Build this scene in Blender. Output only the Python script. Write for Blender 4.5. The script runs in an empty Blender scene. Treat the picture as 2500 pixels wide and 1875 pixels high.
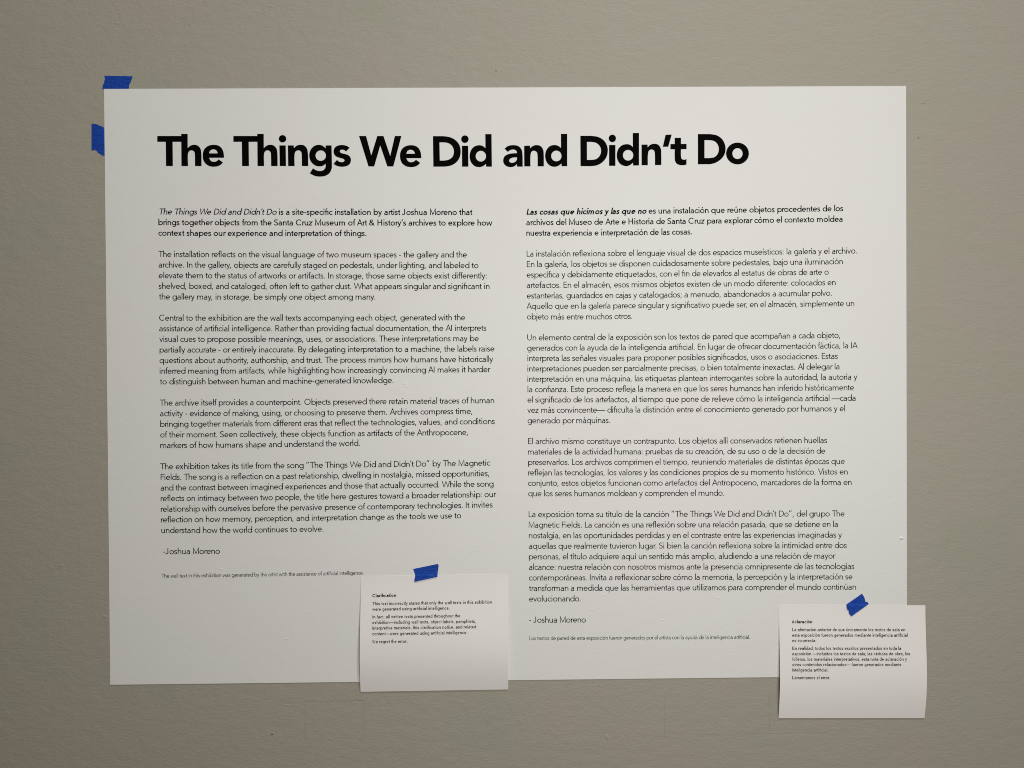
import bpy, bmesh, math, random, json
from mathutils import Vector, Euler
random.seed(7)
scene = bpy.context.scene
COL = scene.collection

# ---------------------------------------------------------------- camera
ZC = 1.50                                   # height of the poster's centre on the wall (m)
cam = bpy.data.objects.new('camera', bpy.data.cameras.new('camera'))
COL.objects.link(cam); scene.camera = cam
cam.location = (-0.00398, -0.70262, ZC + 0.00604)
cam.rotation_euler = (math.pi / 2 - 0.00764, 0.00701, -0.00980)
cam.data.sensor_width = 36; cam.data.lens = 1800 / 2500 * 36
cam.data.clip_start = 0.01; cam.data.clip_end = 100

# ---------------------------------------------------------------- room light
world = bpy.data.worlds.new('World'); scene.world = world
world.use_nodes = True
bg = world.node_tree.nodes['Background']
bg.inputs['Color'].default_value = (1.0, 0.80, 0.60, 1); bg.inputs['Strength'].default_value = 0.075

def lamp(name, loc, target, size, power, color):
    l = bpy.data.lights.new(name, 'AREA'); l.shape = 'DISK'; l.size = size; l.energy = power; l.color = color
    o = bpy.data.objects.new(name, l); COL.objects.link(o); o.location = loc
    o.rotation_euler = (Vector(target) - Vector(loc)).to_track_quat('-Z', 'Y').to_euler()
    return o
lamp('ceiling_spot_light', (0.636, -1.01, ZC + 2.115), (-0.209, 0, ZC + 1.393), 0.16, 35.0, (1.0, 0.997, 0.965))
lamp('added_fill_light', (0.20, -0.92, ZC + 0.043), (0.20, 0, ZC + 0.043), 0.40, 5.0, (1.0, 0.985, 0.95))  # added unseen fill lamp behind the camera, stands in for general room light
scene.view_settings.view_transform = 'Standard'; scene.view_settings.look = 'None'
scene.view_settings.exposure = 0; scene.view_settings.gamma = 1
scene.render.engine = 'CYCLES'
scene.cycles.use_denoising = False; scene.cycles.use_adaptive_sampling = False
scene.cycles.pixel_filter_type = 'BLACKMAN_HARRIS'; scene.cycles.filter_width = 1.0
scene.render.resolution_x = 1024; scene.render.resolution_y = 768

# ---------------------------------------------------------------- helpers
RC = Euler(cam.rotation_euler, 'XYZ').to_matrix()
CL = Vector(cam.location)
def P(px, py, d=0.0):
    """the place d metres in front of the wall that stands at (px, py) of the 2500 x 1875 photograph"""
    r = RC @ Vector(((px - 1250) / 1800, (937.5 - py) / 1800, -1.0))
    t = (-d - CL.y) / r.y
    return CL + r * t
def tag(o, label=None, cat=None, group=None, kind=None):
    if label: o['label'] = label
    if cat: o['category'] = cat
    if group: o['group'] = group
    if kind: o['kind'] = kind
    return o
def link(name, me, mat, parent=None):
    o = bpy.data.objects.new(name, me); COL.objects.link(o)
    if mat: me.materials.append(mat)
    if parent:
        o.parent = parent; o.matrix_parent_inverse = parent.matrix_world.inverted()
    return o
def empty(name, loc):
    o = bpy.data.objects.new(name, None); COL.objects.link(o); o.location = loc; o.empty_display_size = .05
    bpy.context.view_layer.update()
    return o
def mesh(name, vs, fs, mat, parent=None, smooth=False):
    me = bpy.data.meshes.new(name); me.from_pydata([tuple(v) for v in vs], [], fs); me.update()
    if smooth: me.polygons.foreach_set('use_smooth', [True] * len(me.polygons))
    return link(name, me, mat, parent)

# ---------------------------------------------------------------- materials
def material(name, color, rough, spec=0.5):
    m = bpy.data.materials.new(name); m.use_nodes = True
    nt = m.node_tree; b = nt.nodes['Principled BSDF']
    b.inputs['Base Color'].default_value = (*color, 1); b.inputs['Roughness'].default_value = rough
    b.inputs['Specular IOR Level'].default_value = spec
    return m, nt, b
def noise(nt, vec, scale, detail=3, rough=.5, stretch=None, off=(0, 0, 0)):
    mp = nt.nodes.new('ShaderNodeMapping'); nt.links.new(vec, mp.inputs['Vector'])
    mp.inputs['Location'].default_value = off
    if stretch: mp.inputs['Scale'].default_value = stretch
    n = nt.nodes.new('ShaderNodeTexNoise'); n.inputs['Scale'].default_value = scale
    n.inputs['Detail'].default_value = detail; n.inputs['Roughness'].default_value = rough
    nt.links.new(mp.outputs[0], n.inputs['Vector']); return n.outputs['Fac']
def math_(nt, op, a, b):
    n = nt.nodes.new('ShaderNodeMath'); n.operation = op
    for i, v in enumerate((a, b)):
        if isinstance(v, (int, float)): n.inputs[i].default_value = v
        else: nt.links.new(v, n.inputs[i])
    return n.outputs[0]
def bump(nt, b, height, strength, dist, chain=None):
    n = nt.nodes.new('ShaderNodeBump'); n.inputs['Strength'].default_value = strength; n.inputs['Distance'].default_value = dist
    nt.links.new(height, n.inputs['Height'])
    if chain: nt.links.new(chain, n.inputs['Normal'])
    nt.links.new(n.outputs[0], b.inputs['Normal']); return n.outputs[0]
def tints(nt, b, vec, c0, c1, c2, scale, speck, speck_scale):
    """uneven colour: three close tints in broad clouds, times a fine speckle"""
    r = nt.nodes.new('ShaderNodeValToRGB'); e = r.color_ramp.elements
    e[0].position = .36; e[0].color = (*c0, 1); e[1].position = .64; e[1].color = (*c2, 1)
    m = e.new(.5); m.color = (*c1, 1)
    nt.links.new(noise(nt, vec, scale, 3, .6, (1, 1, 1.2), (3.1, 0, 1.7)), r.inputs['Fac'])
    f = noise(nt, vec, speck_scale, 2, .6, (1, 1, 1.7))
    g = math_(nt, 'MULTIPLY_ADD', f, speck); g.node.inputs[2].default_value = 1 - speck / 2
    mx = nt.nodes.new('ShaderNodeMix'); mx.data_type = 'RGBA'; mx.blend_type = 'MULTIPLY'; mx.inputs['Factor'].default_value = 1
    nt.links.new(r.outputs[0], mx.inputs['A']); nt.links.new(g, mx.inputs['B'])
    nt.links.new(mx.outputs['Result'], b.inputs['Base Color'])
def pos(nt):
    return nt.nodes.new('ShaderNodeNewGeometry').outputs['Position']

M_WALL, nt, b = material('wall_paint', (.33, .31, .26), .62, .35)
v = pos(nt)
tints(nt, b, v, (.380, .349, .294), (.374, .352, .292), (.361, .353, .287), 8, .07, 420)
h1 = noise(nt, v, 260, 3, .55, (1, 1, 1.9)); h2 = noise(nt, v, 70, 2, .5, (1, 1, 1.5), (5, 5, 5))
hh = math_(nt, 'ADD', h1, math_(nt, 'MULTIPLY', h2, 1.6))
bump(nt, b, hh, .28, .0012)

M_PAPER, nt, b = material('poster_paper', (.80, .79, .765), .55, .30)
v = pos(nt)
tints(nt, b, v, (.800, .786, .780), (.794, .795, .781), (.785, .797, .775), 6, .02, 500)
h1 = noise(nt, v, 230, 3, .55, (1, 1, 1.7)); h2 = noise(nt, v, 60, 2, .5, (1, 1, 1.5), (2, 5, 5))
hh = math_(nt, 'ADD', h1, math_(nt, 'MULTIPLY', h2, 1.8))
bump(nt, b, hh, .11, .0008)

M_CARD, nt, b = material('card_paper', (.80, .785, .765), .75, .2)
v = pos(nt)
tints(nt, b, v, (.855, .828, .815), (.855, .835, .818), (.848, .838, .815), 14, .015, 900)
M_INK, nt, b = material('black_ink', (.0022, .002, .0019), .6, .02)
M_TONER, nt, b = material('black_toner', (.007, .0065, .0065), .6, .08)
M_TAPE, nt, b = material('blue_tape', (.006, .05, .33), .65, .3)
v = pos(nt)
tints(nt, b, v, (.004, .050, .350), (.004, .055, .385), (.006, .062, .410), 90, .10, 700)
hh = math_(nt, 'ADD', noise(nt, v, 900, 2, .6, (.25, 1, 1.6)), noise(nt, v, 160, 3, .6, (.6, 1, 2.2))); bump(nt, b, hh, .7, .0009)
M_PENCIL, nt, b = material('pencil_graphite', (.30, .28, .235), .6, .3)
M_SCUFF, nt, b = material('dark_scuff', (.06, .055, .05), .7, .2)

# ---------------------------------------------------------------- lettering (own stroke alphabet)
XH, CAP, ASC, DSC = 468.0, 708.0, 756.0, -205.0
def arc(cx, cy, rx, ry, a0, a1, n=None):
    if n is None: n = max(3, int(abs(a1 - a0) / 20))
    return [(cx + rx * math.cos(math.radians(a0 + (a1 - a0) * i / n)),
             cy + ry * math.sin(math.radians(a0 + (a1 - a0) * i / n))) for i in range(n + 1)]
def bez(p0, p1, p2, p3, n=6):
    out = []
    for i in range(n + 1):
        t = i / n; u = 1 - t
        out.append(tuple(u*u*u*a + 3*u*u*t*b + 3*u*t*t*c + t*t*t*d for a, b, c, d in zip(p0, p1, p2, p3)))
    return out
def glyph(ch, w):
    """strokes (centre lines) of one letter for pen width w, and its ink width; 1000 units to the em"""
    h = w / 2; X = XH; os_ = 10
    S = []
    def ring(x0, wd, a0=0, a1=360, y0=-os_, y1=X + os_):
        return arc(x0 + wd / 2, (y0 + y1) / 2, wd / 2 - h, (y1 - y0) / 2 - h, a0, a1)
    def arch(x0, wd, top=X + os_, foot=0.0):
        r = (wd - w) / 2; cy = top - h - min(r, 185)
        return [(x0 + h + 2, cy - 45)] + arc(x0 + wd / 2, cy, r, top - h - cy, 172, 0) + [(x0 + wd - h, foot)]
    base = {'á': 'a', 'é': 'e', 'í': 'ı', 'ó': 'o', 'ú': 'u', 'ñ': 'n'}
    if ch in base:
        S, iw = glyph(base[ch], w); S = list(S)
        c = iw / 2
        if ch == 'ñ': S.append([(c - 115, 575), (c - 60, 625), (c + 50, 580), (c + 115, 625)])
        else: S.append([(c - 22, 560), (c + 62, 712)])
        return S, iw
    if ch == 'o': return [ring(0, 515)], 515
    if ch == 'c':
        return [ring(0, 500, 44, 318)], 430
    if ch == 'e':
        y = X * .5
        return [[(h, y), (490 - h, y)], ring(0, 490, 0, 316)], 490
    if ch == 'a':
        W = 400
        S = [[(W - h, 0), (W - h, 290)] + arc(W - h - 145, 290, 145, X + os_ - h - 290, 12, 140),
             [(W - h, 272)] + bez((W - h - 40, 272), (120, 280), (h, 235), (h, 130)) + bez((h, 130), (h, 30), (110, -os_ + h), (175, -os_ + h)) + bez((175, -os_ + h), (290, -os_ + h), (W - h, 70), (W - h, 170))]
        return S, W
    if ch in 'bp':
        S = [[(h, ASC if ch == 'b' else DSC), (h, 0 if ch == 'b' else X)], ring(8, 515)]
        return S, 523
    if ch in 'dq':
        S = [ring(0, 515), [(523 - h, ASC if ch == 'd' else DSC), (523 - h, 0 if ch == 'd' else X)]]
        return S, 523
    if ch == 'g':
        S = [ring(0, 515), [(523 - h, X), (523 - h, -20)] + arc(523 - h - 205, -20, 205, 205 + DSC * 0 - 20 - 0 + 0 - h + 0, 0, -138)]
        return S, 523
    if ch == 'n': return [[(h, 0), (h, X)], arch(0, 415)], 415
    if ch == 'h': return [[(h, 0), (h, ASC)], arch(0, 415)], 415
    if ch == 'u':
        r = (415 - w) / 2
        return [[(415 - h, 0), (415 - h, X)], [(h, X), (h, 175)] + arc(207.5, -os_ + h + min(r, 185), r, min(r, 185), 180, 352) + [(415 - h - 2, 220)]], 415
    if ch == 'm': return [[(h, 0), (h, X)], arch(0, 395), arch(395 - w, 395)], 790 - w
    if ch == 'r': return [[(h, 0), (h, X)], [(h, 270)] + arc(h + 190, 270, 185, X + os_ - h - 270, 172, 78)], 250
    if ch == 'i': return [[(h, 0), (h, X)], 'dot', (h, 665)], w
    if ch == 'ı': return [[(h, 0), (h, X)]], w
    if ch == 'j': return [[(60 + h, X), (60 + h, -100)] + arc(60 + h - 85, -100, 85, 85, 0, -80), 'dot', (60 + h, 665)], w + 60
    if ch == 'l': return [[(h, 0), (h, ASC)]], w
    if ch == 'k': return [[(h, 0), (h, ASC)], [(h, 205), (380, X)], [(130, 290), (405, 0)]], 420
    if ch in 'f':
        return [[(95 + h, 0), (95 + h, 590)] + arc(95 + h + 120, 590, 120, ASC + 12 - h - 590, 180, 72), [(0, X - h * .9), (250, X - h * .9)]], 285
    if ch == 'ﬁ':
        return [[(95 + h, 0), (95 + h, 600)] + arc(95 + h + 110, 600, 110, ASC + 12 - h - 600, 180, 60), [(0, X - h * .9), (380, X - h * .9)], [(380, 0), (380, X)]], 380 + h
    if ch == 'ﬂ':
        return [[(95 + h, 0), (95 + h, 600)] + arc(95 + h + 110, 600, 110, ASC + 12 - h - 600, 180, 90) + [(360, ASC + 8 - h)], [(0, X - h * .9), (260, X - h * .9)], [(360, 0), (360, ASC + 5)]], 360 + h
    if ch == 't':
        return [[(85 + h, 600), (85 + h, 120)] + arc(85 + h + 105, 118, 105, 118 + os_ - h, 180, 285), [(0, X - h * .9), (265, X - h * .9)]], 270
    if ch == 's':
        W = 335
        return [bez((W - 25, X - 85), (W - 60, X + os_ - h), (h, X + 45 - h), (h, X - 130), 7) + bez((h, X - 130), (h, 225), (W - h, 270), (W - h, 125), 7)[1:] + bez((W - h, 125), (W - h, -45 + h), (70, -os_ + h - 20), (22, 95), 7)[1:]], W
    if ch == 'v': return [[(h * .9, X), (215, h * .6), (430 - h * .9, X)]], 430
    if ch == 'w': return [[(h * .9, X), (185, h * .6), (345, X - h), (505, h * .6), (690 - h * .9, X)]], 690
    if ch == 'x': return [[(h * 1.1, X), (410 - h * 1.1, 0)], [(400 - h * 1.1, X), (h * 1.1, 0)]], 410
    if ch == 'y': return [[(h * .9, X), (222, h)], [(430 - h * .9, X), (195, -75)] + bez((195, -75), (160, -165), (120, DSC + h + 5), (30, DSC + h + 12), 5)[1:]], 430
    if ch == 'z': return [[(15, X - h * .9), (345, X - h * .9), (30, h * .9), (360, h * .9)]], 370
    if ch == 'A': return [[(h, 0), (325, CAP - h * .4), (650 - h, 0)], [(125, 225), (525, 225)]], 650
    if ch == 'B': return [[(h, 0), (h, CAP)], [(h, CAP - h), (240, CAP - h)] + arc(240, CAP - h - 160, 165, 160, 90, -90) + [(h, CAP - h - 320)], [(240, CAP - h - 320)] + arc(250, (CAP - h - 320 + h) / 2, 195, (CAP - 2 * h - 320) / 2, 90, -90) + [(h, h)]], 470
    if ch == 'C': return [ring(0, 720, 42, 318, -os_, CAP + os_)], 625
    if ch == 'D':
        return [[(h, 0), (h, CAP)], [(h, CAP - h), (225, CAP - h)] + arc(225, CAP / 2, 370 - h, CAP / 2 - h, 90, -90, 10) + [(h, h)]], 595
    if ch == 'E': return [[(h, 0), (h, CAP)], [(h, CAP - h), (400, CAP - h)], [(h, 370), (375, 370)], [(h, h), (415, h)]], 415
    if ch == 'F': return [[(h, 0), (h, CAP)], [(h, CAP - h), (390, CAP - h)], [(h, 365), (365, 365)]], 390
    if ch == 'H': return [[(h, 0), (h, CAP)], [(530 - h, 0), (530 - h, CAP)], [(h, 380), (530 - h, 380)]], 530
    if ch == 'I': return [[(h, 0), (h, CAP)]], w
    if ch == 'J': return [[(330 - h, CAP), (330 - h, 170)] + arc(330 - h - 135, 165, 135, 165 + os_ - h, 0, -165)], 330
    if ch == 'L': return [[(h, 0), (h, CAP)], [(h, h), (385, h)]], 385
    if ch == 'M': return [[(h, 0), (h + 12, CAP), (345, 60), (678 - h, CAP), (690 - h, 0)]], 690
    if ch == 'O': return [ring(0, 745, 0, 360, -os_, CAP + os_)], 745
    if ch == 'R': return [[(h, 0), (h, CAP)], [(h, CAP - h), (240, CAP - h)] + arc(240, CAP - h - 170, 180, 170, 90, -90) + [(h, CAP - h - 340)], [(200, 345), (440, 0)]], 460
    if ch == 'S':
        W = 440
        return [bez((W - 35, CAP - 110), (W - 90, CAP + os_ - h), (h, CAP + 60 - h), (h, CAP - 185), 7) + bez((h, CAP - 185), (h, 350), (W - h, 400), (W - h, 190), 7)[1:] + bez((W - h, 190), (W - h, -60 + h), (85, -os_ + h - 30), (22, 135), 7)[1:]], W
    if ch == 'T': return [[(0, CAP - h), (550, CAP - h)], [(275, CAP - h), (275, 0)]], 550
    if ch == 'U': return [[(h, CAP), (h, 250)] + arc(265, 250, 265 - h, 250 + os_ - h, 180, 360) + [(530 - h, CAP)]], 530
    if ch == 'V': return [[(h, CAP), (310, h * .5), (620 - h, CAP)]], 620
    if ch == 'W': return [[(h, CAP), (245, h * .8), (470, CAP - h * .8), (695, h * .8), (940 - h, CAP)]], 940
    if ch == '.': return ['dot', (h * 1.15, h * 1.15)], w * 1.2
    if ch == ',': return [[(95, 95), (35, -105)]], 120
    if ch == ':': return ['dot', (h * 1.15, h * 1.15), 'dot', (h * 1.15, X - h * 1.6)], w * 1.2
    if ch == ';': return [[(105, 95), (45, -105)], 'dot', (95, X - h * 1.6)], 130
    if ch == "'": return [[(h, ASC - 20), (h, 510)]], w
    if ch == '’': return [[(110, ASC - 30), (50, 530)]], 130
    if ch in '“”': return [[(125, ASC - 20), (50, 520)], [(300, ASC - 20), (225, 520)]], 345
    if ch == '-': return [[(0, 250), (230, 250)]], 230
    if ch == '—': return [[(0, 250), (1000, 250)]], 1000
    if ch == '&':
        return [[(560, 0), (150, 470)] + bez((150, 470), (60, 590), (130, CAP - h), (240, CAP - h), 5)[1:] + bez((240, CAP - h), (400, CAP - h), (400, 500), (270, 420), 5)[1:] + bez((270, 420), (-40, 290), (-20, h), (215, h), 6)[1:] + bez((215, h), (350, h), (450, 120), (500, 330), 6)[1:]], 580
    raise KeyError(ch)
LSB = {}
for _c in 'bhklmnpruirıjBDEFHILMRUñ': LSB[_c] = 75
for _c in 'acdegoqCOáéó': LSB[_c] = 45
for _c in 'sS': LSB[_c] = 35
for _c in 'vwxyzAVWTJ': LSB[_c] = 12
LSB.update({'í': 75, 'ú': 70, 'u': 70, 'm': 75, 'j': -5, 'f': 15, 'ﬁ': 15, 'ﬂ': 15, 't': 15, '.': 80, ',': 40, ':': 85, ';': 45, "'": 75, '’': 30, '“': 50, '”': 40, '-': 45, '—': 0, '&': 30, ' ': 0, 'T': 20, 'z': 30})
def ligate(s):
    return s.replace('fi', 'ﬁ').replace('fl', 'ﬂ')

# ---------------------------------------------------------------- wall
def box(name, x0, x1, y0, y1, z0, z1, mat, parent=None):
    vs = [(x, y, z) for x in (x0, x1) for y in (y0, y1) for z in (z0, z1)]
    return mesh(name, vs, [(0, 1, 3, 2), (4, 6, 7, 5), (0, 4, 5, 1), (2, 3, 7, 6), (0, 2, 6, 4), (1, 5, 7, 3)], mat, parent)
wall = box('wall', -5.0, 5.0, 0.0, 0.12, 0.0, 4.2, M_WALL)
tag(wall, kind='structure')

def ribbon(name, pts, w, mat, parent, d=0.0001):
    """a faint drawn line: a thin strip along px points, w px wide"""
    vs, fs = [], []
    for i, p in enumerate(pts):
        a = pts[max(i - 1, 0)]; c = pts[min(i + 1, len(pts) - 1)]
        tx, ty = c[0] - a[0], c[1] - a[1]; L = math.hypot(tx, ty)
        ww = w * random.uniform(.55, 1.1) / 2
        vs += [P(p[0] - ty / L * ww, p[1] + tx / L * ww, d), P(p[0] + ty / L * ww, p[1] - tx / L * ww, d)]
        if i: fs.append((2 * i - 2, 2 * i - 1, 2 * i + 1, 2 * i))
    return mesh(name, vs, fs, mat, parent)
def drawn(name, x0, y0, x1, y1, w, mat=None):
    n = 14
    ribbon(name, [(x0 + (x1 - x0) * i / n + random.uniform(-.2, .2), y0 + (y1 - y0) * i / n + random.uniform(-.2, .2)) for i in range(n + 1)], w, mat or M_PENCIL, wall)
drawn('pencil_line', 744, 1712.8, 892, 1709.6, .9)
drawn('pencil_line', 746, 1712, 746, 1808, .8)
drawn('pencil_line', 887, 1710, 888, 1806, .5)
drawn('pencil_line', 1621.5, 1700, 1622.5, 1802, .35)
drawn('pencil_line', 1878, 1694, 1879, 1792, .5)
drawn('pencil_line', 1692, 1793.5, 2022, 1788, .5)
drawn('scuff_mark', 660.5, 1792.2, 667, 1793.4, 1.8, M_SCUFF)
drawn('scuff_mark', 2241.7, 333.5, 2241.9, 338.8, 1.3, M_SCUFF)
ribbon('scuff_mark', [(2248, 254.5), (2251, 252.2), (2255, 252), (2259, 254)], 1.2, M_PENCIL, wall)
drawn('scuff_mark', 1208.5, 172.5, 1212.5, 173.8, 1.8, M_SCUFF)
def dome(name, px, py, rx, ry, hgt, mat, parent, d0=0.0, n=14, rings=5, rot=0):
    """a small pimple: smooth raised patch, radii in px"""
    vs = [P(px, py, d0 + hgt)]; fs = []
    ca, sa = math.cos(rot), math.sin(rot)
    for r in range(1, rings + 1):
        t = r / rings; f = (0.5 + 0.5 * math.cos(math.pi * t))
        for k in range(n):
            a = 2 * math.pi * k / n; x, y = rx * t * math.cos(a), ry * t * math.sin(a)
            vs.append(P(px + x * ca - y * sa, py + x * sa + y * ca, d0 + hgt * f + .00002 - (.00012 if r == rings else 0)))
    for k in range(n):
        fs.append((0, 1 + k, 1 + (k + 1) % n))
        for r in range(rings - 1):
            a = 1 + r * n; fs.append((a + k, a + n + k, a + n + (k + 1) % n, a + (k + 1) % n))
    return mesh(name, vs, fs, mat, parent, True)
for (x, y, rx, ry, hg) in [(1481, 1798, 6, 9, .0016), (1484, 1806, 4, 4, .0010), (285, 57, 7, 4, .0009), (463, 59, 3, 3, .0010),
                           (660, 15, 14, 4, .0008), (1712, 1834, 4, 4, .0009), (700, 1722, 9, 3, .0009), (150, 1380, 8, 4, .0006), (2390, 900, 9, 5, .0006), (255, 1505, 9, 4, .0009)]:
    dome('paint_bump', x, y, rx, ry, hg * .32, M_WALL, wall)

# ---------------------------------------------------------------- text to mesh
def stroke_mesh(pts, w, flat=.88):
    """offset a centre line both ways; horizontal runs a touch thinner"""
    q = [pts[0]]
    for p in pts[1:]:
        if math.hypot(p[0] - q[-1][0], p[1] - q[-1][1]) > .5: q.append(p)
    out = []
    n = len(q)
    for i, p in enumerate(q):
        def nrm(a, b):
            dx, dy = b[0] - a[0], b[1] - a[1]; L = math.hypot(dx, dy) or 1
            return (-dy / L, dx / L)
        if i == 0: n1 = n2 = nrm(q[0], q[1])
        elif i == n - 1: n1 = n2 = nrm(q[-2], q[-1])
        else: n1, n2 = nrm(q[i - 1], p), nrm(p, q[i + 1])
        mx, my = n1[0] + n2[0], n1[1] + n2[1]; L = math.hypot(mx, my)
        if L < .35: mx, my, s = n1[0], n1[1], 1
        else:
            mx, my = mx / L, my / L; s = min(1 / max(mx * n1[0] + my * n1[1], .3), 2.6)
        ww = w * (1 - (1 - flat) * abs(my)) / 2 * s
        out.append(((p[0] + mx * ww, p[1] + my * ww), (p[0] - mx * ww, p[1] - my * ww)))
    return out
class TextMesh:
    def __init__(self): self.v = []; self.f = []
    def glyph(self, ch, w, place, dsq=0):
        S, iw = glyph(ch, w)
        i = 0
        while i < len(S):
            s = S[i]
            if s == 'dot':
                cx, cy = S[i + 1]; r = w * .62; k = len(self.v)
                for a in range(10): self.v.append(place(cx + r * math.cos(a * .6283), cy + r * math.sin(a * .6283)))
                self.f.append(tuple(range(k, k + 10))); i += 2; continue
            o = stroke_mesh(s, w); k = len(self.v)
            for a, c in o: self.v += [place(*a), place(*c)]
            for j in range(len(o) - 1): self.f.append((k + 2 * j, k + 2 * j + 1, k + 2 * j + 3, k + 2 * j + 2))
            i += 1
    def build(self, name, mat, parent):
        o = mesh(name, self.v, self.f, mat, parent)
        me = o.data; bm = bmesh.new(); bm.from_mesh(me)
        bmesh.ops.recalc_face_normals(bm, faces=bm.faces)
        for f in bm.faces:
            if f.normal.y > 0: f.normal_flip()
        bm.to_mesh(me); bm.free(); return o
ADV = json.loads('''{" ": 240, ",": 238, "-": 295, ".": 239, ":": 225, "A": 592, "B": 567, "C": 746, "D": 659, "I": 212, "M": 765, "R": 596, "T": 548, "W": 895, "a": 479, "b": 571, "c": 427, "d": 557, "e": 519, "f": 243, "g": 561, "h": 498, "i": 204, "j": 152, "k": 443, "l": 181, "m": 804, "n": 495, "o": 550, "p": 558, "q": 627, "r": 267, "s": 367, "t": 265, "u": 528, "v": 416, "w": 677, "x": 438, "y": 426, "’": 170, "“": 471, "”": 445, "ﬁ": 403, "ﬂ": 479}''')
for _a, _b in zip('áéíóúñ', 'aeioun'): ADV[_a] = ADV[_b]
ADV.update({'V': 575, 'U': 655, 'O': 800, 'L': 425, 'S': 480, 'E': 490, 'F': 450, 'H': 675, 'C': 700, 'J': 425, '&': 650, ';': 238, "'": 200, '—': 950, 'ﬂ': 462, 'ﬁ': 455, 'q': 580, 'z': 415, 'ı': 204})
KERN = {'Th': -51, 'r.': -50, 'y,': -47, 'r,': -60, 'y.': -40, 'We': -44, 'ry': -20, 'rv': -20, 'Wh': -10, 'AI': 0, 'La': 0, 'Vi': -30}
ARIAL = dict(zip('abcdefghijklmnopqrstuvwxyz', [556, 556, 500, 556, 556, 278, 556, 556, 222, 222, 500, 222, 833, 556, 556, 556, 556, 333, 500, 278, 556, 500, 722, 500, 500, 500]))
ARIAL.update({' ': 278, 'A': 667, 'C': 722, 'E': 667, 'I': 278, 'L': 556, 'T': 611, 'W': 944, ',': 278, '.': 278, '—': 1000, 'ﬁ': 500, 'á': 556, 'é': 556, 'í': 278, 'ó': 556, 'ú': 556, 'ı': 222})
def layout(txt, adv, kern, styles=None):
    """pen positions; styles: per character (weight, slant)"""
    x = 0; out = []
    for i, c in enumerate(txt):
        out.append((c, x)); x += adv[c] + kern.get(txt[i:i + 2], 0)
    return out
def set_line(tm, txt, x0, y0, x1, y1, em, w, depth, sag=0.0, slant=0.0, w2=None, adv=ADV, kern=KERN, arial=False, place3=None):
    """one printed line between two measured ends of its ink on the photograph; a leading run
    closed by '|' is set in italics (weight w2)"""
    n_it = 0
    if '|' in txt:
        a, c = txt.split('|'); a = ligate(a); n_it = len(a); txt = a + ligate(c)
    else: txt = ligate(txt)
    lay = layout(txt, adv, kern)
    def ink(c):
        iw = glyph(c, w)[1]; l = LSB[c]
        if arial:
            room = adv[c]; l = {'i': 66, 'l': 66, 'I': 95, '.': 90, ',': 85, '—': 0, 'ı': 66}.get(c, room * .075); 
        return l, iw
    l0, _ = ink(txt[0]); lN, wN = ink(txt[-1])
    sc = em / 1000
    if arial:
        ws = lambda c: 1.0 if c in "il.,Iı" else (adv[c] - 2 * ink(c)[0]) / ink(c)[1]
    else: ws = lambda c: 1.0
    total = (lay[-1][1] + lN + wN * ws(txt[-1])) - l0
    fx = math.hypot(x1 - x0, y1 - y0) / (total * sc)
    dx, dy = (x1 - x0), (y1 - y0); L = math.hypot(dx, dy); ux, uy = dx / L, dy / L
    cy = (1.0, XH_A / XH, 708 / CAP)[1] if arial else 1.0
    for k, (c, pen) in enumerate(lay):
        if c == ' ': continue
        l, iw = ink(c); g = ws(c)
        ww = w2 if (k < n_it and w2) else w
        sl = slant if k < n_it else 0.0
        up = c in 'ACEILTWBDFHJMORSUV' if arial else False
        vy = (716 / 708.0 if up else 1.06) if arial else 1.0
        def place(gx, gy, pen=pen, l=l, g=g, sl=sl, vy=vy):
            gy *= vy
            X = (pen + l + gx * g - l0 + gy * sl) * sc * fx; Y = gy * sc
            t = X / L
            px = x0 + ux * X + uy * Y; py = y0 + uy * X - ux * Y + 4 * sag * t * (1 - t)
            return place3(px, py) if place3 else P(px, py, depth)
        tm.glyph(c, ww, place)
XH_A = 519.0

# ---------------------------------------------------------------- poster
D_SHEET = 0.0005; D_INK = 0.00058
q = [(253.9, 217.1), (2212, 210), (2214.6, 1649.5), (269, 1671.8)]
c0 = P(1235, 937, 0)
poster = empty('poster', c0)
tag(poster, 'large white exhibition text poster with bold black heading and two columns of print', 'poster')
def quad(u, v):
    a, b_, c, d = q
    return ((a[0] * (1 - u) + b_[0] * u) * (1 - v) + (d[0] * (1 - u) + c[0] * u) * v,
            (a[1] * (1 - u) + b_[1] * u) * (1 - v) + (d[1] * (1 - u) + c[1] * u) * v)
def sheet(name, f, nu, nv, thick, mat, parent, back=None):
    """thin closed sheet: f(u, v) -> front point; the back lies thick behind it"""
    vs = []; fs = []
    for j in range(nv + 1):
        for i in range(nu + 1): vs.append(f(i / nu, j / nv))
    N = len(vs)
    for k in range(N): vs.append(vs[k] + Vector((0, thick, 0)))
    W = nu + 1
    for j in range(nv):
        for i in range(nu):
            a = j * W + i
            fs.append((a, a + W, a + W + 1, a + 1)); fs.append((N + a, N + a + 1, N + a + W + 1, N + a + W))
    for i in range(nu):
        a = i; fs.append((a, a + 1, N + a + 1, N + a)); a = nv * W + i; fs.append((a, N + a, N + a + 1, a + 1))
    for j in range(nv):
        a = j * W; fs.append((a, N + a, N + a + W, a + W)); a = j * W + nu; fs.append((a, a + W, N + a + W, N + a))
    return mesh(name, vs, fs, mat, parent, False)
sheet('sheet', lambda u, v: P(*quad(u, v), D_SHEET), 24, 18, D_SHEET - .00005, M_PAPER, poster)
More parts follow.
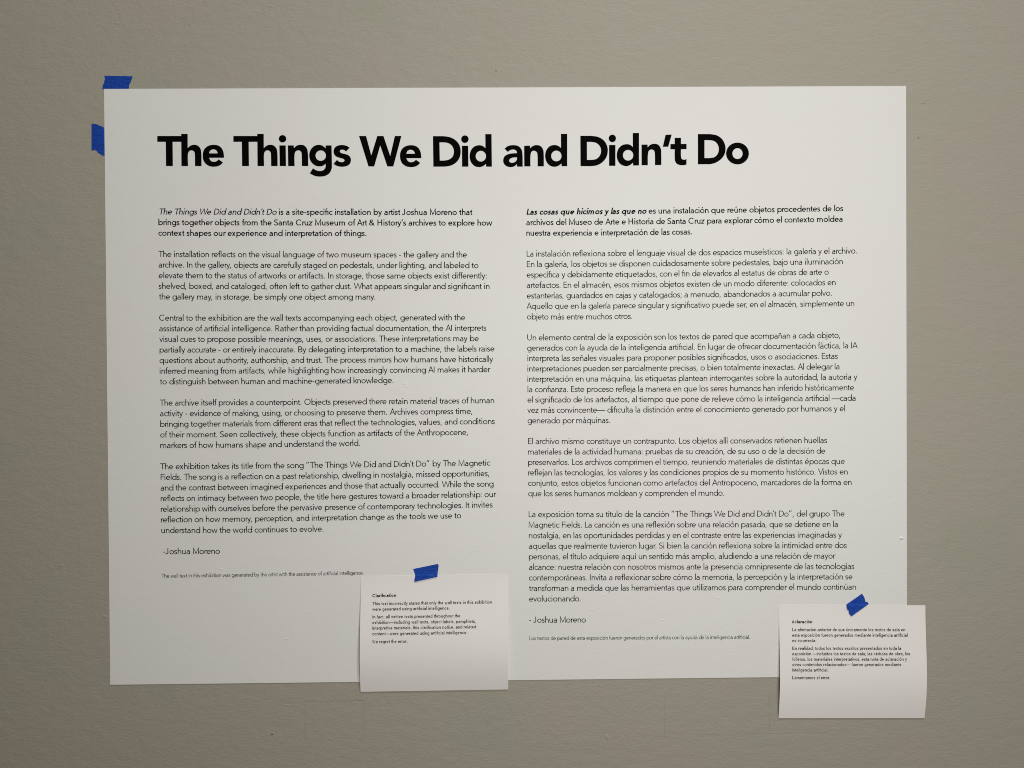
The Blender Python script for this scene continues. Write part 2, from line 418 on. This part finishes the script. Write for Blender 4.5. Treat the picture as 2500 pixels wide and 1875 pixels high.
for (x, y, rx, ry, hg, r) in [(2201, 1314, 7, 4.5, .0016, 0), (1617, 1514, 5, 3, .0012, .3), (1474, 1453, 6, 2.5, .0009, 0), (988, 937, 7, 3.5, .0008, .3),
                              (992, 943, 5, 3, .0008, 0), (2170, 1210, 4, 4, .0008, 0), (1755, 1460, 4, 2, .0009, 0), (1445, 1487, 5, 2, .0007, 0), (1001, 962, 6, 2.5, .0007, .6),
                              (1790, 1600, 5, 3, .0007, 0), (700, 1560, 8, 3, .0006, 0), (1020, 1610, 5, 3, .0007, .4), (540, 1390, 7, 3, .0006, 0)]:
    dome('paper_pimple', x, y, rx, ry, hg * (.6 if x == 2201 else .22), M_PAPER, poster, D_SHEET, rot=r)

# heading: outlines with holes, traced letter by letter
def spline(pts, n=6):
    """(x, y, 1) is a corner; runs of plain points between corners are smooth"""
    m = len(pts); cor = [i for i in range(m) if len(pts[i]) > 2]
    if not cor: seq = [pts + [pts[0]]]; closed = True
    else:
        closed = False; r = pts[cor[0]:] + pts[:cor[0]] + [pts[cor[0]]]; seq = []; cur = [r[0]]
        for p in r[1:]:
            cur.append(p)
            if len(p) > 2: seq.append(cur); cur = [p]
    out = []
    for s in seq:
        k = len(s)
        if k == 2: out.append(s[0][:2]); continue
        for i in range(k - 1):
            p1, p2 = s[i], s[i + 1]
            if closed: p0, p3 = s[(i - 1) % (k - 1)], s[(i + 2) % (k - 1)]
            else:
                p0 = s[i - 1] if i else (2 * p1[0] - p2[0], 2 * p1[1] - p2[1]); p3 = s[i + 2] if i + 2 < k else (2 * p2[0] - p1[0], 2 * p2[1] - p1[1])
            d1 = max(math.dist(p0[:2], p1[:2]) ** .5, 1e-3); d2 = math.dist(p1[:2], p2[:2]) ** .5; d3 = max(math.dist(p2[:2], p3[:2]) ** .5, 1e-3)
            for t in range(n):
                u = t / n
                for ax in (0, 1): pass
                def comp(ax):
                    m1 = (p2[ax] - p1[ax]) - (d2 / (d1 + d2)) * (p2[ax] - p0[ax]) + (d2 / d1) * (p1[ax] - p0[ax])
                    m2 = (p2[ax] - p1[ax]) - (d2 / (d2 + d3)) * (p3[ax] - p1[ax]) + (d2 / d3) * (p3[ax] - p2[ax])
                    A = 2 * (p1[ax] - p2[ax]) + m1 + m2; B = 3 * (p2[ax] - p1[ax]) - 2 * m1 - m2
                    return A * u ** 3 + B * u * u + m1 * u + p1[ax]
                out.append((comp(0), comp(1)))
    return out
def ell(cx, cy, rx, ry, n=40):
    return [(cx + rx * math.cos(2 * math.pi * k / n), cy + ry * math.sin(2 * math.pi * k / n)) for k in range(n)]
def C(*p): return [(x, y, 1) for x, y in p]
R1 = (370, 300, 350 / 2212); R2 = (700, 300, 350 / 2212); R3 = (1030, 300, 380 / 2212); R4 = (1390, 300, 450 / 2212)
def sh(pts, dx, dy=0): return [(p[0] + dx, p[1] + dy) + tuple(p[2:]) for p in pts]
hT = C((88, 202), (457, 202), (456, 170), (557, 170), (558, 388)) + [(600, 352), (655, 337), (715, 352), (755, 398), (768, 470)] + C((771, 666), (671, 666)) + \
    [(668, 500), (664, 458), (646, 433), (615, 424), (585, 433), (567, 460), (560, 505)] + C((563, 666), (461, 666), (458, 292), (325, 292), (329, 666), (223, 666), (219, 292), (88, 292))
e_o = C((1118, 538)) + [(1117, 500), (1108, 445), (1078, 385), (1025, 348), (954, 338), (880, 352), (825, 392), (797, 445), (790, 505), (800, 575), (835, 630), (890, 666), (962, 676), (1030, 666), (1072, 642)] + \
    C((1102, 610), (1035, 562)) + [(1005, 590), (960, 601), (915, 585)] + C((888, 538))
e_h = C((888, 470)) + [(902, 432), (925, 414), (955, 408), (988, 417), (1010, 440)] + C((1020, 470))
nn = C((18, 347), (108, 347), (112, 388)) + [(152, 352), (215, 337), (272, 350), (313, 398), (327, 468)] + C((332, 666), (234, 666)) + \
    [(231, 505), (226, 455), (207, 432), (178, 424), (146, 434), (127, 462), (120, 510)] + C((122, 666), (22, 666))
gg = C((600, 347), (692, 347)) + C((698, 640)) + [(694, 705), (660, 775), (600, 815), (525, 828), (440, 820)] + C((355, 780), (405, 700)) + [(455, 730), (520, 742), (572, 724), (598, 682)] + \
    C((600, 632)) + [(560, 660), (505, 672), (430, 652), (370, 592), (347, 505), (368, 415), (425, 356), (495, 338), (552, 352)] + C((600, 390))
ss = C((972, 382), (915, 442)) + [(888, 420), (855, 413), (830, 420), (820, 440), (836, 462), (885, 476), (943, 494), (980, 527), (991, 575), (976, 628), (930, 664), (855, 677), (780, 665)] + \
    C((720, 633), (775, 570)) + [(808, 597), (850, 605), (881, 598), (892, 578), (876, 557), (825, 541), (768, 521), (734, 488), (722, 440), (739, 385), (785, 352), (850, 341), (918, 352)]
WW = C((1115, 202), (1225, 202), (1305, 500), (1397, 202), (1493, 202), (1597, 510), (1668, 202), (1770, 202), (1645, 672), (1553, 672), (1443, 350), (1350, 672), (1262, 672))
D1 = C((157, 188)) + C((300, 188)) + [(388, 200), (468, 238), (530, 308), (552, 408), (532, 502), (475, 572), (400, 610)] + C((320, 622), (163, 622))
D1h = C((250, 277), (315, 277)) + [(378, 289), (432, 332), (455, 405), (434, 482), (378, 523)] + C((315, 535), (255, 535))
d1 = C((901, 159), (990, 159), (995, 622), (912, 622), (912, 582)) + [(870, 614), (812, 629), (745, 611), (697, 555), (678, 475), (697, 390), (745, 336), (810, 317), (865, 328)] + C((903, 358))
a1 = C((1175, 365)) + [(1225, 328), (1300, 316), (1372, 330), (1415, 375), (1429, 440)] + C((1433, 622), (1352, 622), (1352, 585)) + [(1315, 617), (1260, 629), (1197, 612), (1160, 566), (1157, 515), (1178, 472), (1228, 444), (1300, 432)] + \
    C((1352, 430)) + [(1343, 398), (1318, 382), (1290, 378), (1253, 388)] + C((1220, 413))
a1h = C((1352, 490)) + [(1300, 492), (1257, 508), (1240, 537), (1254, 560), (1287, 567), (1328, 552)] + C((1350, 522))
n2 = C((1453, 325), (1537, 323), (1540, 360)) + [(1576, 328), (1628, 315), (1688, 330), (1724, 382), (1732, 455)] + C((1733, 617), (1645, 618)) + [(1643, 470), (1634, 418), (1592, 395), (1556, 414), (1544, 468)] + C((1543, 618), (1455, 618))
d2 = C((1976, 156), (2065, 156), (2065, 616), (1984, 616), (1984, 578)) + [(1942, 609), (1886, 624), (1820, 607), (1771, 553), (1751, 470), (1769, 388), (1815, 333), (1880, 314), (1938, 326)] + C((1977, 355))
D2 = C((132, 155), (260, 155)) + [(340, 167), (412, 208), (453, 275), (462, 335), (446, 408), (397, 472), (330, 509)] + C((260, 519), (134, 519))
D2h = C((211, 228), (265, 228)) + [(322, 240), (366, 280), (381, 335), (365, 393), (322, 433)] + C((265, 444), (212, 444))
d3 = C((761, 121), (836, 121), (836, 511), (765, 511), (765, 478)) + [(730, 505), (686, 519), (625, 503), (583, 455), (569, 388), (585, 317), (630, 270), (690, 255), (733, 265)] + C((762, 290))
n3 = C((866, 260), (939, 260), (940, 292)) + [(972, 262), (1020, 250), (1068, 263), (1097, 308), (1103, 370)] + C((1104, 506), (1028, 506)) + [(1026, 375), (1017, 334), (990, 319), (957, 332), (944, 375)] + C((942, 508), (867, 508))
ap = C((1155, 142), (1229, 140), (1187, 286), (1122, 287))
t1 = C((1264, 179), (1340, 179), (1340, 253), (1407, 252), (1407, 315), (1340, 316)) + [(1340, 395), (1347, 428), (1367, 441), (1388, 440)] + C((1406, 434), (1406, 500)) + [(1372, 508), (1328, 506), (1289, 490), (1268, 455), (1264, 400)] + C((1264, 317), (1213, 317), (1213, 254), (1264, 253))
D3 = C((1543, 134), (1690, 134)) + [(1772, 150), (1833, 195), (1867, 257), (1875, 315), (1861, 380), (1817, 438), (1752, 480)] + C((1690, 496), (1543, 497))
D3h = C((1622, 207), (1685, 207)) + [(1742, 220), (1780, 260), (1794, 315), (1780, 372), (1742, 410)] + C((1685, 422), (1622, 422))
LETTERS = [(R1, [hT]), (R1, [e_o, e_h]), (R1, [sh(hT, 1174)]), (R1, ['e', (2021, 245, 58, 57)]), (R1, [C((1972, 347), (2070, 347), (2075, 666), (1978, 666))]),
           (R2, [nn]), (R2, [gg, ('h', 525, 505, 80, 80)]), (R2, [ss]), (R2, [WW]), (R2, [sh(e_o, 958, 6), sh(e_h, 958, 6)]),
           (R3, [D1, D1h]), (R3, ['e', (611, 231, 53, 54)]), (R3, [C((569, 325), (657, 325), (661, 622), (571, 622))]), (R3, [d1, ('h', 838, 473, 73, 76)]),
           (R3, [a1, a1h]), (R3, [n2]), (R3, [d2, ('h', 1911, 470, 73, 76)]),
           (R4, [D2, D2h]), (R4, ['e', (516, 186, 44, 45)]), (R4, [C((477, 265), (553, 265), (553, 515), (477, 515))]), (R4, [d3, ('h', 705, 388, 62, 64)]), (R4, [n3]), (R4, [ap]), (R4, [t1]),
           (R4, [D3, D3h]), (R4, [('o', 2018, 367, 137, 131), ('h', 2018, 368, 61, 65)])]
bm = bmesh.new()
for (ox, oy, s), loops in LETTERS:
    if loops[0] == 'e': loops = [('o',) + loops[1]]
    edges = []
    for lp in loops:
        pts = ell(*lp[1:]) if isinstance(lp, tuple) else spline(lp)
        vs = [bm.verts.new(P(ox + x * s, oy + y * s, D_INK)) for x, y in pts]
        edges += [bm.edges.new((vs[i], vs[(i + 1) % len(vs)])) for i in range(len(vs))]
    bmesh.ops.triangle_fill(bm, use_beauty=True, use_dissolve=False, edges=edges, normal=(0, -1, 0))
for f in bm.faces:
    f.normal_update()
    if f.normal.y > 0: f.normal_flip()
me = bpy.data.meshes.new('heading'); bm.to_mesh(me); bm.free()
link('heading', me, M_INK, poster)

# ---------------------------------------------------------------- printed lines: (line, text, ink start x, ink end x, end baseline y, weight, italic weight)
BK, MD, LT = 93, 112, 62
LEFT = [
 ('paragraph', [(1, 'The Things We Did and Didn’t Do | is a site-specific installation by artist Joshua Moreno that'.replace(' |', '|'), 386.9, 1153.1, 524.9, MD, 106),
  (2, 'brings together objects from the Santa Cruz Museum of Art & History\'s archives to explore how', 386.5, 1201.9, 550.8, MD, None),
  (3, 'context shapes our experience and interpretation of things.', 386.5, 895, 576.4, MD, None)]),
 ('paragraph', [(5, 'The installation reflects on the visual language of two museum spaces - the gallery and the', 386.9, 1140.1, 628.5, BK, None),
  (6, 'archive. In the gallery, objects are carefully staged on pedestals, under lighting, and labeled to', 387.2, 1168.1, 654.6, BK, None),
  (7, 'elevate them to the status of artworks or artifacts. In storage, those same objects exist differently:', 387.4, 1188.4, 679.9, BK, None),
  (8, 'shelved, boxed, and cataloged, often left to gather dust. What appears singular and significant in', 387.4, 1195.2, 705.6, BK, None),
  (9, 'the gallery may, in storage, be simply one object among many.', 388.1, 916.2, 731.4, BK, None)]),
 ('paragraph', [(11, 'Central to the exhibition are the wall texts accompanying each object, generated with the', 388.5, 1135.9, 781.8, BK, None),
  (12, 'assistance of artificial intelligence. Rather than providing factual documentation, the AI interprets', 388.7, 1187.5, 807.4, BK, None),
  (13, 'visual cues to propose possible meanings, uses, or associations. These interpretations may be', 389, 1169, 832.9, BK, None),
  (14, 'partially accurate - or entirely inaccurate. By delegating interpretation to a machine, the labels raise', 389.6, 1207.3, 858, BK, None),
  (15, 'questions about authority, authorship, and trust. The process mirrors how humans have historically', 389.4, 1203.7, 883.5, BK, None),
  (16, 'inferred meaning from artifacts, while highlighting how increasingly convincing AI makes it harder', 390, 1197, 908.5, BK, None),
  (17, 'to distinguish between human and machine-generated knowledge.', 390.3, 960.7, 935, BK, None)]),
 ('paragraph', [(19, 'The archive itself provides a counterpoint. Objects preserved there retain material traces of human', 390, 1206.6, 984.2, BK, None),
  (20, 'activity - evidence of making, using, or choosing to preserve them. Archives compress time,', 390.7, 1152.7, 1010.6, BK, None),
  (21, 'bringing together materials from different eras that reflect the technologies, values, and conditions', 391.2, 1207.9, 1035.2, BK, None),
  (22, 'of their moment. Seen collectively, these objects function as artifacts of the Anthropocene,', 391.2, 1141.9, 1062, BK, None),
  (23, 'markers of how humans shape and understand the world.', 391.2, 878.8, 1088.5, BK, None)]),
 ('paragraph', [(25, 'The exhibition takes its title from the song “The Things We Did and Didn’t Do” by The Magnetic', 391.2, 1197.4, 1136.7, BK, None),
  (26, 'Fields. The song is a reflection on a past relationship, dwelling in nostalgia, missed opportunities,', 392.3, 1194, 1162.4, BK, None),
  (27, 'and the contrast between imagined experiences and those that actually occurred. While the song', 392.1, 1205.2, 1187.9, BK, None),
  (28, 'reflects on intimacy between two people, the title here gestures toward a broader relationship: our', 392.3, 1211.1, 1213.4, BK, None),
  (29, 'relationship with ourselves before the pervasive presence of contemporary technologies. It invites', 392.7, 1202.8, 1238.9, BK, None),
  (30, 'reflection on how memory, perception, and interpretation change as the tools we use to', 393, 1126.1, 1265.3, BK, None),
  (31, 'understand how the world continues to evolve.', 393.7, 789.7, 1297.8, BK, None)]),
]
RY = {1: 524.3, 11: 779.9, 13: 831.1, 21: 1033.4, 23: 1084.3, 30: 1262.6, 38: 1468.8}
def RBASE(k):
    ks = sorted(RY)
    for a, b_ in zip(ks, ks[1:]):
        if a <= k <= b_: return RY[a] + (RY[b_] - RY[a]) * (k - a) / (b_ - a)
RIGHT = [
 ('paragraph', [(1, 'Las cosas que hicimos y las que no| es una instalación que reúne objetos procedentes de los', 1285.4, 2058.4, 515.4, MD - 4, 142),
  (2, 'archivos del Museo de Arte e Historia de Santa Cruz para explorar cómo el contexto moldea', 1284.9, 2057.1, 541.3, MD - 4, None),
  (3, 'nuestra experiencia e interpretación de las cosas.', 1285.1, 1689.7, 572.4, MD - 4, None)]),
 ('paragraph', [(5, 'La instalación reflexiona sobre el lenguaje visual de dos espacios museísticos: la galería y el archivo.', 1286, 2092, 618.9, BK - 6, None),
  (6, 'En la galería, los objetos se disponen cuidadosamente sobre pedestales, bajo una iluminación', 1286.3, 2058, 644.9, BK - 6, None),
  (7, 'específica y debidamente etiquetados, con el fin de elevarlos al estatus de obras de arte o', 1286, 2023.3, 670.6, BK - 6, None),
  (8, 'artefactos. En el almacén, esos mismos objetos existen de un modo diferente: colocados en', 1286, 2040.3, 696.1, BK - 6, None),
  (9, 'estanterías, guardados en cajas y catalogados; a menudo, abandonados a acumular polvo.', 1286.3, 2030.9, 722, BK - 6, None),
  (10, 'Aquello que en la galería parece singular y significativo puede ser, en el almacén, simplemente un', 1285.4, 2085.7, 747.3, BK - 6, None),
  (11, 'objeto más entre muchos otros.', 1286.7, 1543.7, 778.6, BK - 6, None)]),
 ('paragraph', [(13, 'Un elemento central de la exposición son los textos de pared que acompañan a cada objeto,', 1287.2, 2050.8, 825.1, BK - 6, None),
  (14, 'generados con la ayuda de la inteligencia artificial. En lugar de ofrecer documentación fáctica, la IA', 1286.9, 2094.2, 850.1, BK - 6, None),
  (15, 'interpreta las señales visuales para proponer posibles significados, usos o asociaciones. Estas', 1287.8, 2045.4, 876.1, BK - 6, None),
  (16, 'interpretaciones pueden ser parcialmente precisas, o bien totalmente inexactas. Al delegar la', 1287.8, 2049.4, 901.6, BK - 6, None),
  (17, 'interpretación en una máquina, las etiquetas plantean interrogantes sobre la autoridad, la autoría y', 1287.8, 2092.8, 926.9, BK - 6, None),
  (18, 'la confianza. Este proceso refleja la manera en que los seres humanos han inferido históricamente', 1288.1, 2085.2, 952.8, BK - 6, None),
  (19, 'el significado de los artefactos, al tiempo que pone de relieve cómo la inteligencia artificial —cada', 1287.8, 2088.8, 978.4, BK - 6, None),
  (20, 'vez más convincente— dificulta la distinción entre el conocimiento generado por humanos y el', 1287.6, 2063.1, 1004.1, BK - 6, None),
  (21, 'generado por máquinas.', 1288.1, 1489.4, 1032.5, BK - 6, None)]),
 ('paragraph', [(23, 'El archivo mismo constituye un contrapunto. Los objetos allí conservados retienen huellas', 1289.4, 2019.2, 1081.6, BK - 6, None),
  (24, 'materiales de la actividad humana: pruebas de su creación, de su uso o de la decisión de', 1289, 2015, 1107.6, BK - 6, None),
  (25, 'preservarlos. Los archivos comprimen el tiempo, reuniendo materiales de distintas épocas que', 1289.4, 2062.6, 1132.9, BK - 6, None),
  (26, 'reflejan las tecnologías, los valores y las condiciones propios de su momento histórico. Vistos en', 1289.6, 2069.8, 1158.4, BK - 6, None),
  (27, 'conjunto, estos objetos funcionan como artefactos del Antropoceno, marcadores de la forma en', 1289.4, 2079.2, 1184.1, BK - 6, None),
  (28, 'que los seres humanos moldean y comprenden el mundo.', 1289.6, 1767.8, 1210.2, BK - 6, None)]),
 ('paragraph', [(30, 'La exposición toma su título de la canción “The Things We Did and Didn’t Do”, del grupo The', 1290.8, 2062.2, 1260.8, BK - 6, None),
  (31, 'Magnetic Fields. La canción es una reflexión sobre una relación pasada, que se detiene en la', 1290.8, 2045.4, 1286.6, BK - 6, None),
  (32, 'nostalgia, en las oportunidades perdidas y en el contraste entre las experiencias imaginadas y', 1291.2, 2055.3, 1312.5, BK - 6, None),
  (33, 'aquellas que realmente tuvieron lugar. Si bien la canción reflexiona sobre la intimidad entre dos', 1291.2, 2067.1, 1338.1, BK - 6, None),
  (34, 'personas, el título adquiere aquí un sentido más amplio, aludiendo a una relación de mayor', 1291.2, 2039.4, 1363.8, BK - 6, None),
  (35, 'alcance: nuestra relación con nosotros mismos ante la presencia omnipresente de las tecnologías', 1291.4, 2085.7, 1389.4, BK - 6, None),
  (36, 'contemporáneas. Invita a reflexionar sobre cómo la memoria, la percepción y la interpretación se', 1291.4, 2081.6, 1414.6, BK - 6, None),
  (37, 'transforman a medida que las herramientas que utilizamos para comprender el mundo continúan', 1291.4, 2090.1, 1439.7, BK - 6, None),
  (38, 'evolucionando.', 1291.8, 1417.8, 1468.3, BK - 6, None)]),
]
ODD = [('signature', '-Joshua Moreno', 398.3, 1353.2, 537, 1352.2, 21.0, BK),
       ('footnote', 'The wall text in this exhibition was generated by the artist with the assistance of artificial intelligence.', 394.6, 1410.6, 887.8, 1402.8, 13.6, 86),
       ('signature', '- Joshua Moreno', 1291.8, 1520.4, 1430.5, 1519.8, 21.0, BK - 6),
       ('footnote', 'Los textos de pared de esta exposición fueron generados por el artista con la ayuda de la inteligencia artificial.', 1292.7, 1562.7, 1830.6, 1559.8, 13.4, 84)]
CARD1 = [('heading', [('Clarification', 909.2, 1458.2, 967.2, 1457, 150)]),
         ('paragraph', [('This text incorrectly states that only the wall texts in this exhibition', 909.5, 1477.8, 1200.9, 1473.5, 120),
                        ('were generated using artificial intelligence.', 909.2, 1491.3, 1098, 1488.2, 120)]),
         ('paragraph', [('In fact, all written texts presented throughout the', 909.5, 1510, 1123.7, 1507.1, 120),
                        ('exhibition—including wall texts, object labels, pamphlets,', 909, 1523.6, 1161.7, 1520.6, 120),
                        ('interpretive materials, this clarification notice, and related', 909.1, 1537.3, 1162.3, 1534, 120),
                        ('content—were generated using artificial intelligence.', 909, 1551.3, 1141, 1548, 120)]),
         ('paragraph', [('We regret the error.', 908.7, 1570.6, 995, 1569.3, 120)])]
CARD2 = [('heading', [('Aclaración', 1933.2, 1521.8, 1983.2, 1521.7, 150)]),
         ('paragraph', [('La afirmación anterior de que únicamente los textos de sala en', 1933.8, 1541, 2210.2, 1541.2, 120),
                        ('esta exposición fueron generados mediante inteligencia artificial', 1934, 1554.4, 2215.9, 1554.5, 120),
                        ('es incorrecta.', 1934.2, 1567.6, 1992.9, 1567.6, 120)]),
         ('paragraph', [('En realidad, todos los textos escritos presentados en toda la', 1934.4, 1586.6, 2200, 1586.5, 120),
                        ('exposición —incluidos los textos de sala, las cédulas de obra, los', 1934.2, 1599.9, 2221.8, 1599.8, 120),
                        ('folletos, los materiales interpretativos, esta nota de aclaración y', 1934.2, 1613.2, 2214, 1613.1, 120),
                        ('otros contenidos relacionados— fueron generados mediante', 1934.4, 1626.2, 2200.7, 1626.2, 120),
                        ('inteligencia artificial.', 1933.8, 1639.5, 2022.4, 1639.5, 120)]),
         ('paragraph', [('Lamentamos el error.', 1934.2, 1658.3, 2027, 1658.3, 120)])]


Lx = [386.9, 390, 394.6]
def col_lines(rows, base, sagf, em=21.0):
    for name, lines in rows:
        tm = TextMesh()
        for (k, txt, x0, x1, y1, w, w2) in lines:
            set_line(tm, txt, x0, base(k), x1, y1, em, w, D_INK, sagf(k), .20 if w2 else 0, w2)
        tm.build(name, M_INK, poster)
col_lines(LEFT, lambda k: 523.6 + 25.93 * (k - 1), lambda k: .3 + .7 * k / 31)
col_lines(RIGHT, RBASE, lambda k: 1.0 * (1 - k / 38))
for (name, txt, x0, y0, x1, y1, em, w) in ODD:
    tm = TextMesh(); set_line(tm, txt, x0, y0, x1, y1, em, w, D_INK, .5 if 'wall text' in txt else 0); tm.build(name, M_INK, poster)

# ---------------------------------------------------------------- notice cards
def card(corners, bow, lift, lines, label, tilt=0.0):
    """letter card hung by its top edge: bellies out from the wall; corners are px"""
    k = [P(*c, lift) for c in corners]
    t = empty('notice_card', (k[0] + k[1] + k[2] + k[3]) / 4)
    tag(t, label, 'notice', 'small white notice cards taped over the poster')
    def depth(u, v):
        v = min(max(v, 0), 1)
        return lift + bow * (math.sin(math.pi * v ** 1.6)) * (1 + tilt * (u - .5)) + .0001 * v
    def flat(u, v):
        return (k[0] * (1 - u) + k[1] * u) * (1 - v) + (k[3] * (1 - u) + k[2] * u) * v
    def f(u, v):
        p = flat(u, v); p.y = -depth(u, v); return p
    so = sheet('sheet', f, 10, 48, .00018, M_CARD, t)
    so.data.polygons.foreach_set('use_smooth', [True] * len(so.data.polygons))
    so.modifiers.new('edges', 'EDGE_SPLIT').split_angle = math.radians(40)
    ex = (k[1] - k[0]); ez = (k[3] - k[0])
    det = ex.x * ez.z - ex.z * ez.x
    def on(px, py):
        d = lift
        for _ in range(4):
            p = P(px, py, d); r = p - k[0]
            u = (r.x * ez.z - r.z * ez.x) / det; v = (ex.x * r.z - ex.z * r.x) / det
            d = depth(u, v)
        return P(px, py, d + .00010)
    for name, rows in lines:
        tm = TextMesh()
        for (txt, x0, y0, x1, y1, w) in rows:
            set_line(tm, txt, x0, y0, x1, y1, 11.0, w, 0, adv=ARIAL, kern={}, arial=True, place3=on)
        tm.build(name, M_TONER, t)
    return t
card([(881, 1407), (1239.9, 1401.6), (1240.9, 1683), (880.3, 1688.8)], .0046, .0008, CARD1,
     'white card headed Clarification, taped on the poster below the English column')
card([(1902, 1476.8), (2259.2, 1477.8), (2257.1, 1752.8), (1900.4, 1753)], .0035, .0008, CARD2,
     'white card headed Aclaración, taped over the poster\'s lower right corner')

# ---------------------------------------------------------------- tape
from mathutils.geometry import delaunay_2d_cdt
def tape(pts, region, depthf, label, jag):
    ox, oy, s = region
    pts = [(ox + x / s, oy + y / s) for x, y in pts]
    # torn ends: small uneven teeth on the edges listed in jag
    out = []
    n = len(pts)
    for i in range(n):
        a, b_ = pts[i], pts[(i + 1) % n]; L = math.dist(a, b_)
        m = max(2, int(L / 1.6)); nx, ny = -(b_[1] - a[1]) / L, (b_[0] - a[0]) / L
        for j in range(m):
            t = j / m; r = random.uniform(-.35, .35) if (i in jag and j) else 0
            out.append((a[0] + (b_[0] - a[0]) * t + nx * r, a[1] + (b_[1] - a[1]) * t + ny * r))
    xs = [p[0] for p in out]; ys = [p[1] for p in out]
    inner = []
    def inside(x, y):
        c = False
        for i in range(len(out)):
            (x1, y1), (x2, y2) = out[i], out[i - 1]
            if (y1 > y) != (y2 > y) and x < (x2 - x1) * (y - y1) / (y2 - y1) + x1: c = not c
        return c
    y = min(ys)
    while y < max(ys):
        x = min(xs)
        while x < max(xs):
            if inside(x, y) and min(math.dist((x, y), p) for p in out) > .8: inner.append((x + random.uniform(-.3, .3), y + random.uniform(-.3, .3)))
            x += 1.5
        y += 1.5
    N = len(out)
    res = delaunay_2d_cdt([Vector(p) for p in out] + [Vector(p) for p in inner], [(i, (i + 1) % N) for i in range(N)], [list(range(N))], 1, 1e-5)
    v2, fs = res[0], res[2]
    cre = [(random.uniform(0, 6.28), random.uniform(.35, .8), random.uniform(0, 3.14)) for _ in range(3)]
    def dd(x, y):
        w = sum(math.sin(p0 + f * (x * math.cos(an) + y * math.sin(an))) for p0, f, an in cre)
        return depthf(x, y) + .00027 + .00003 * w
    vs = [P(v.x, v.y, dd(v.x, v.y)) for v in v2]; M = len(vs)
    vs += [P(v.x, v.y, dd(v.x, v.y) - .00010) for v in v2]
    F = [tuple(f) for f in fs] + [tuple(M + i for i in reversed(f)) for f in fs]
    cnt = {}
    for f in fs:
        for i in range(len(f)):
            e = (f[i], f[(i + 1) % len(f)]); cnt[e] = 1
    for (a, b_) in list(cnt):
        if (b_, a) not in cnt: F.append((b_, a, M + a, M + b_))
    me = bpy.data.meshes.new('tape_strip')
    c = sum(vs, Vector()) / len(vs)
    me.from_pydata([tuple(v - c) for v in vs], [], F)
    bm = bmesh.new(); bm.from_mesh(me); bmesh.ops.recalc_face_normals(bm, faces=bm.faces); bm.to_mesh(me); bm.free()
    o = link('tape_strip', me, M_TAPE); o.location = c
    tag(o, label, 'tape', 'short strips of blue tape')
    me.polygons.foreach_set('use_smooth', [True] * len(me.polygons))
    m = o.modifiers.new('edges', 'EDGE_SPLIT'); m.split_angle = math.radians(40)
    return o
tape([(695, 232), (1795, 255), (1765, 350), (1740, 420), (1700, 520), (1672, 580), (1665, 640), (1645, 742), (630, 738), (640, 640), (655, 590), (690, 520), (706, 460), (712, 410), (735, 350), (725, 290)],
     (210, 170, 15.8), lambda x, y: 0, 'blue tape strip running along the wall above the poster\'s top left corner', {1, 2, 3, 4, 5, 6, 8, 9, 10, 11, 12, 13, 14, 15})
tape([(212, 188), (300, 192), (385, 203), (450, 232), (530, 262), (620, 305), (712, 345), (850, 380), (850, 1450), (712, 1434), (640, 1420), (590, 1395), (540, 1352), (470, 1308), (430, 1258), (395, 1222), (350, 1200), (300, 1198), (260, 1220), (214, 1222)],
     (210, 290, 15.8), lambda x, y: 0 if x < 253 else -.00010, 'blue tape strip standing upright on the wall, half under the poster\'s left edge', {0, 1, 2, 3, 4, 5, 9, 10, 11, 12, 13, 14, 15, 16, 17, 18})
def over(y_edge, slope, x_ref, lift):
    def f(x, y):
        e = y_edge + slope * (x - x_ref); t = min(max((y - e + 2.5) / 3.0, 0), 1)
        return D_SHEET + (lift - D_SHEET) * t * t * (3 - 2 * t)
    return f
tape([(1255, 150), (1500, 100), (1730, 52), (1745, 90), (1738, 150), (1728, 210), (1722, 303), (1500, 352), (1275, 402), (1280, 350), (1296, 285), (1290, 250), (1268, 195)],
     (850, 1370, 7.9), over(1404, -.015, 1040, .0014), 'slightly tilted blue tape strip holding the Clarification card', {2, 3, 4, 5, 8, 9, 10, 11, 12})
tape([(1475, 358), (1620, 260), (1775, 152), (1800, 195), (1828, 245), (1843, 318), (1870, 305), (1885, 325), (1908, 350), (1740, 470), (1572, 590), (1540, 560), (1525, 530), (1520, 485), (1495, 465), (1480, 412)],
     (1880, 1430, 7.9), over(1477.3, 0, 2090, .0014), 'steeply slanted blue tape strip holding the Aclaración card', {2, 3, 4, 5, 6, 7, 10, 11, 12, 13, 14, 15})
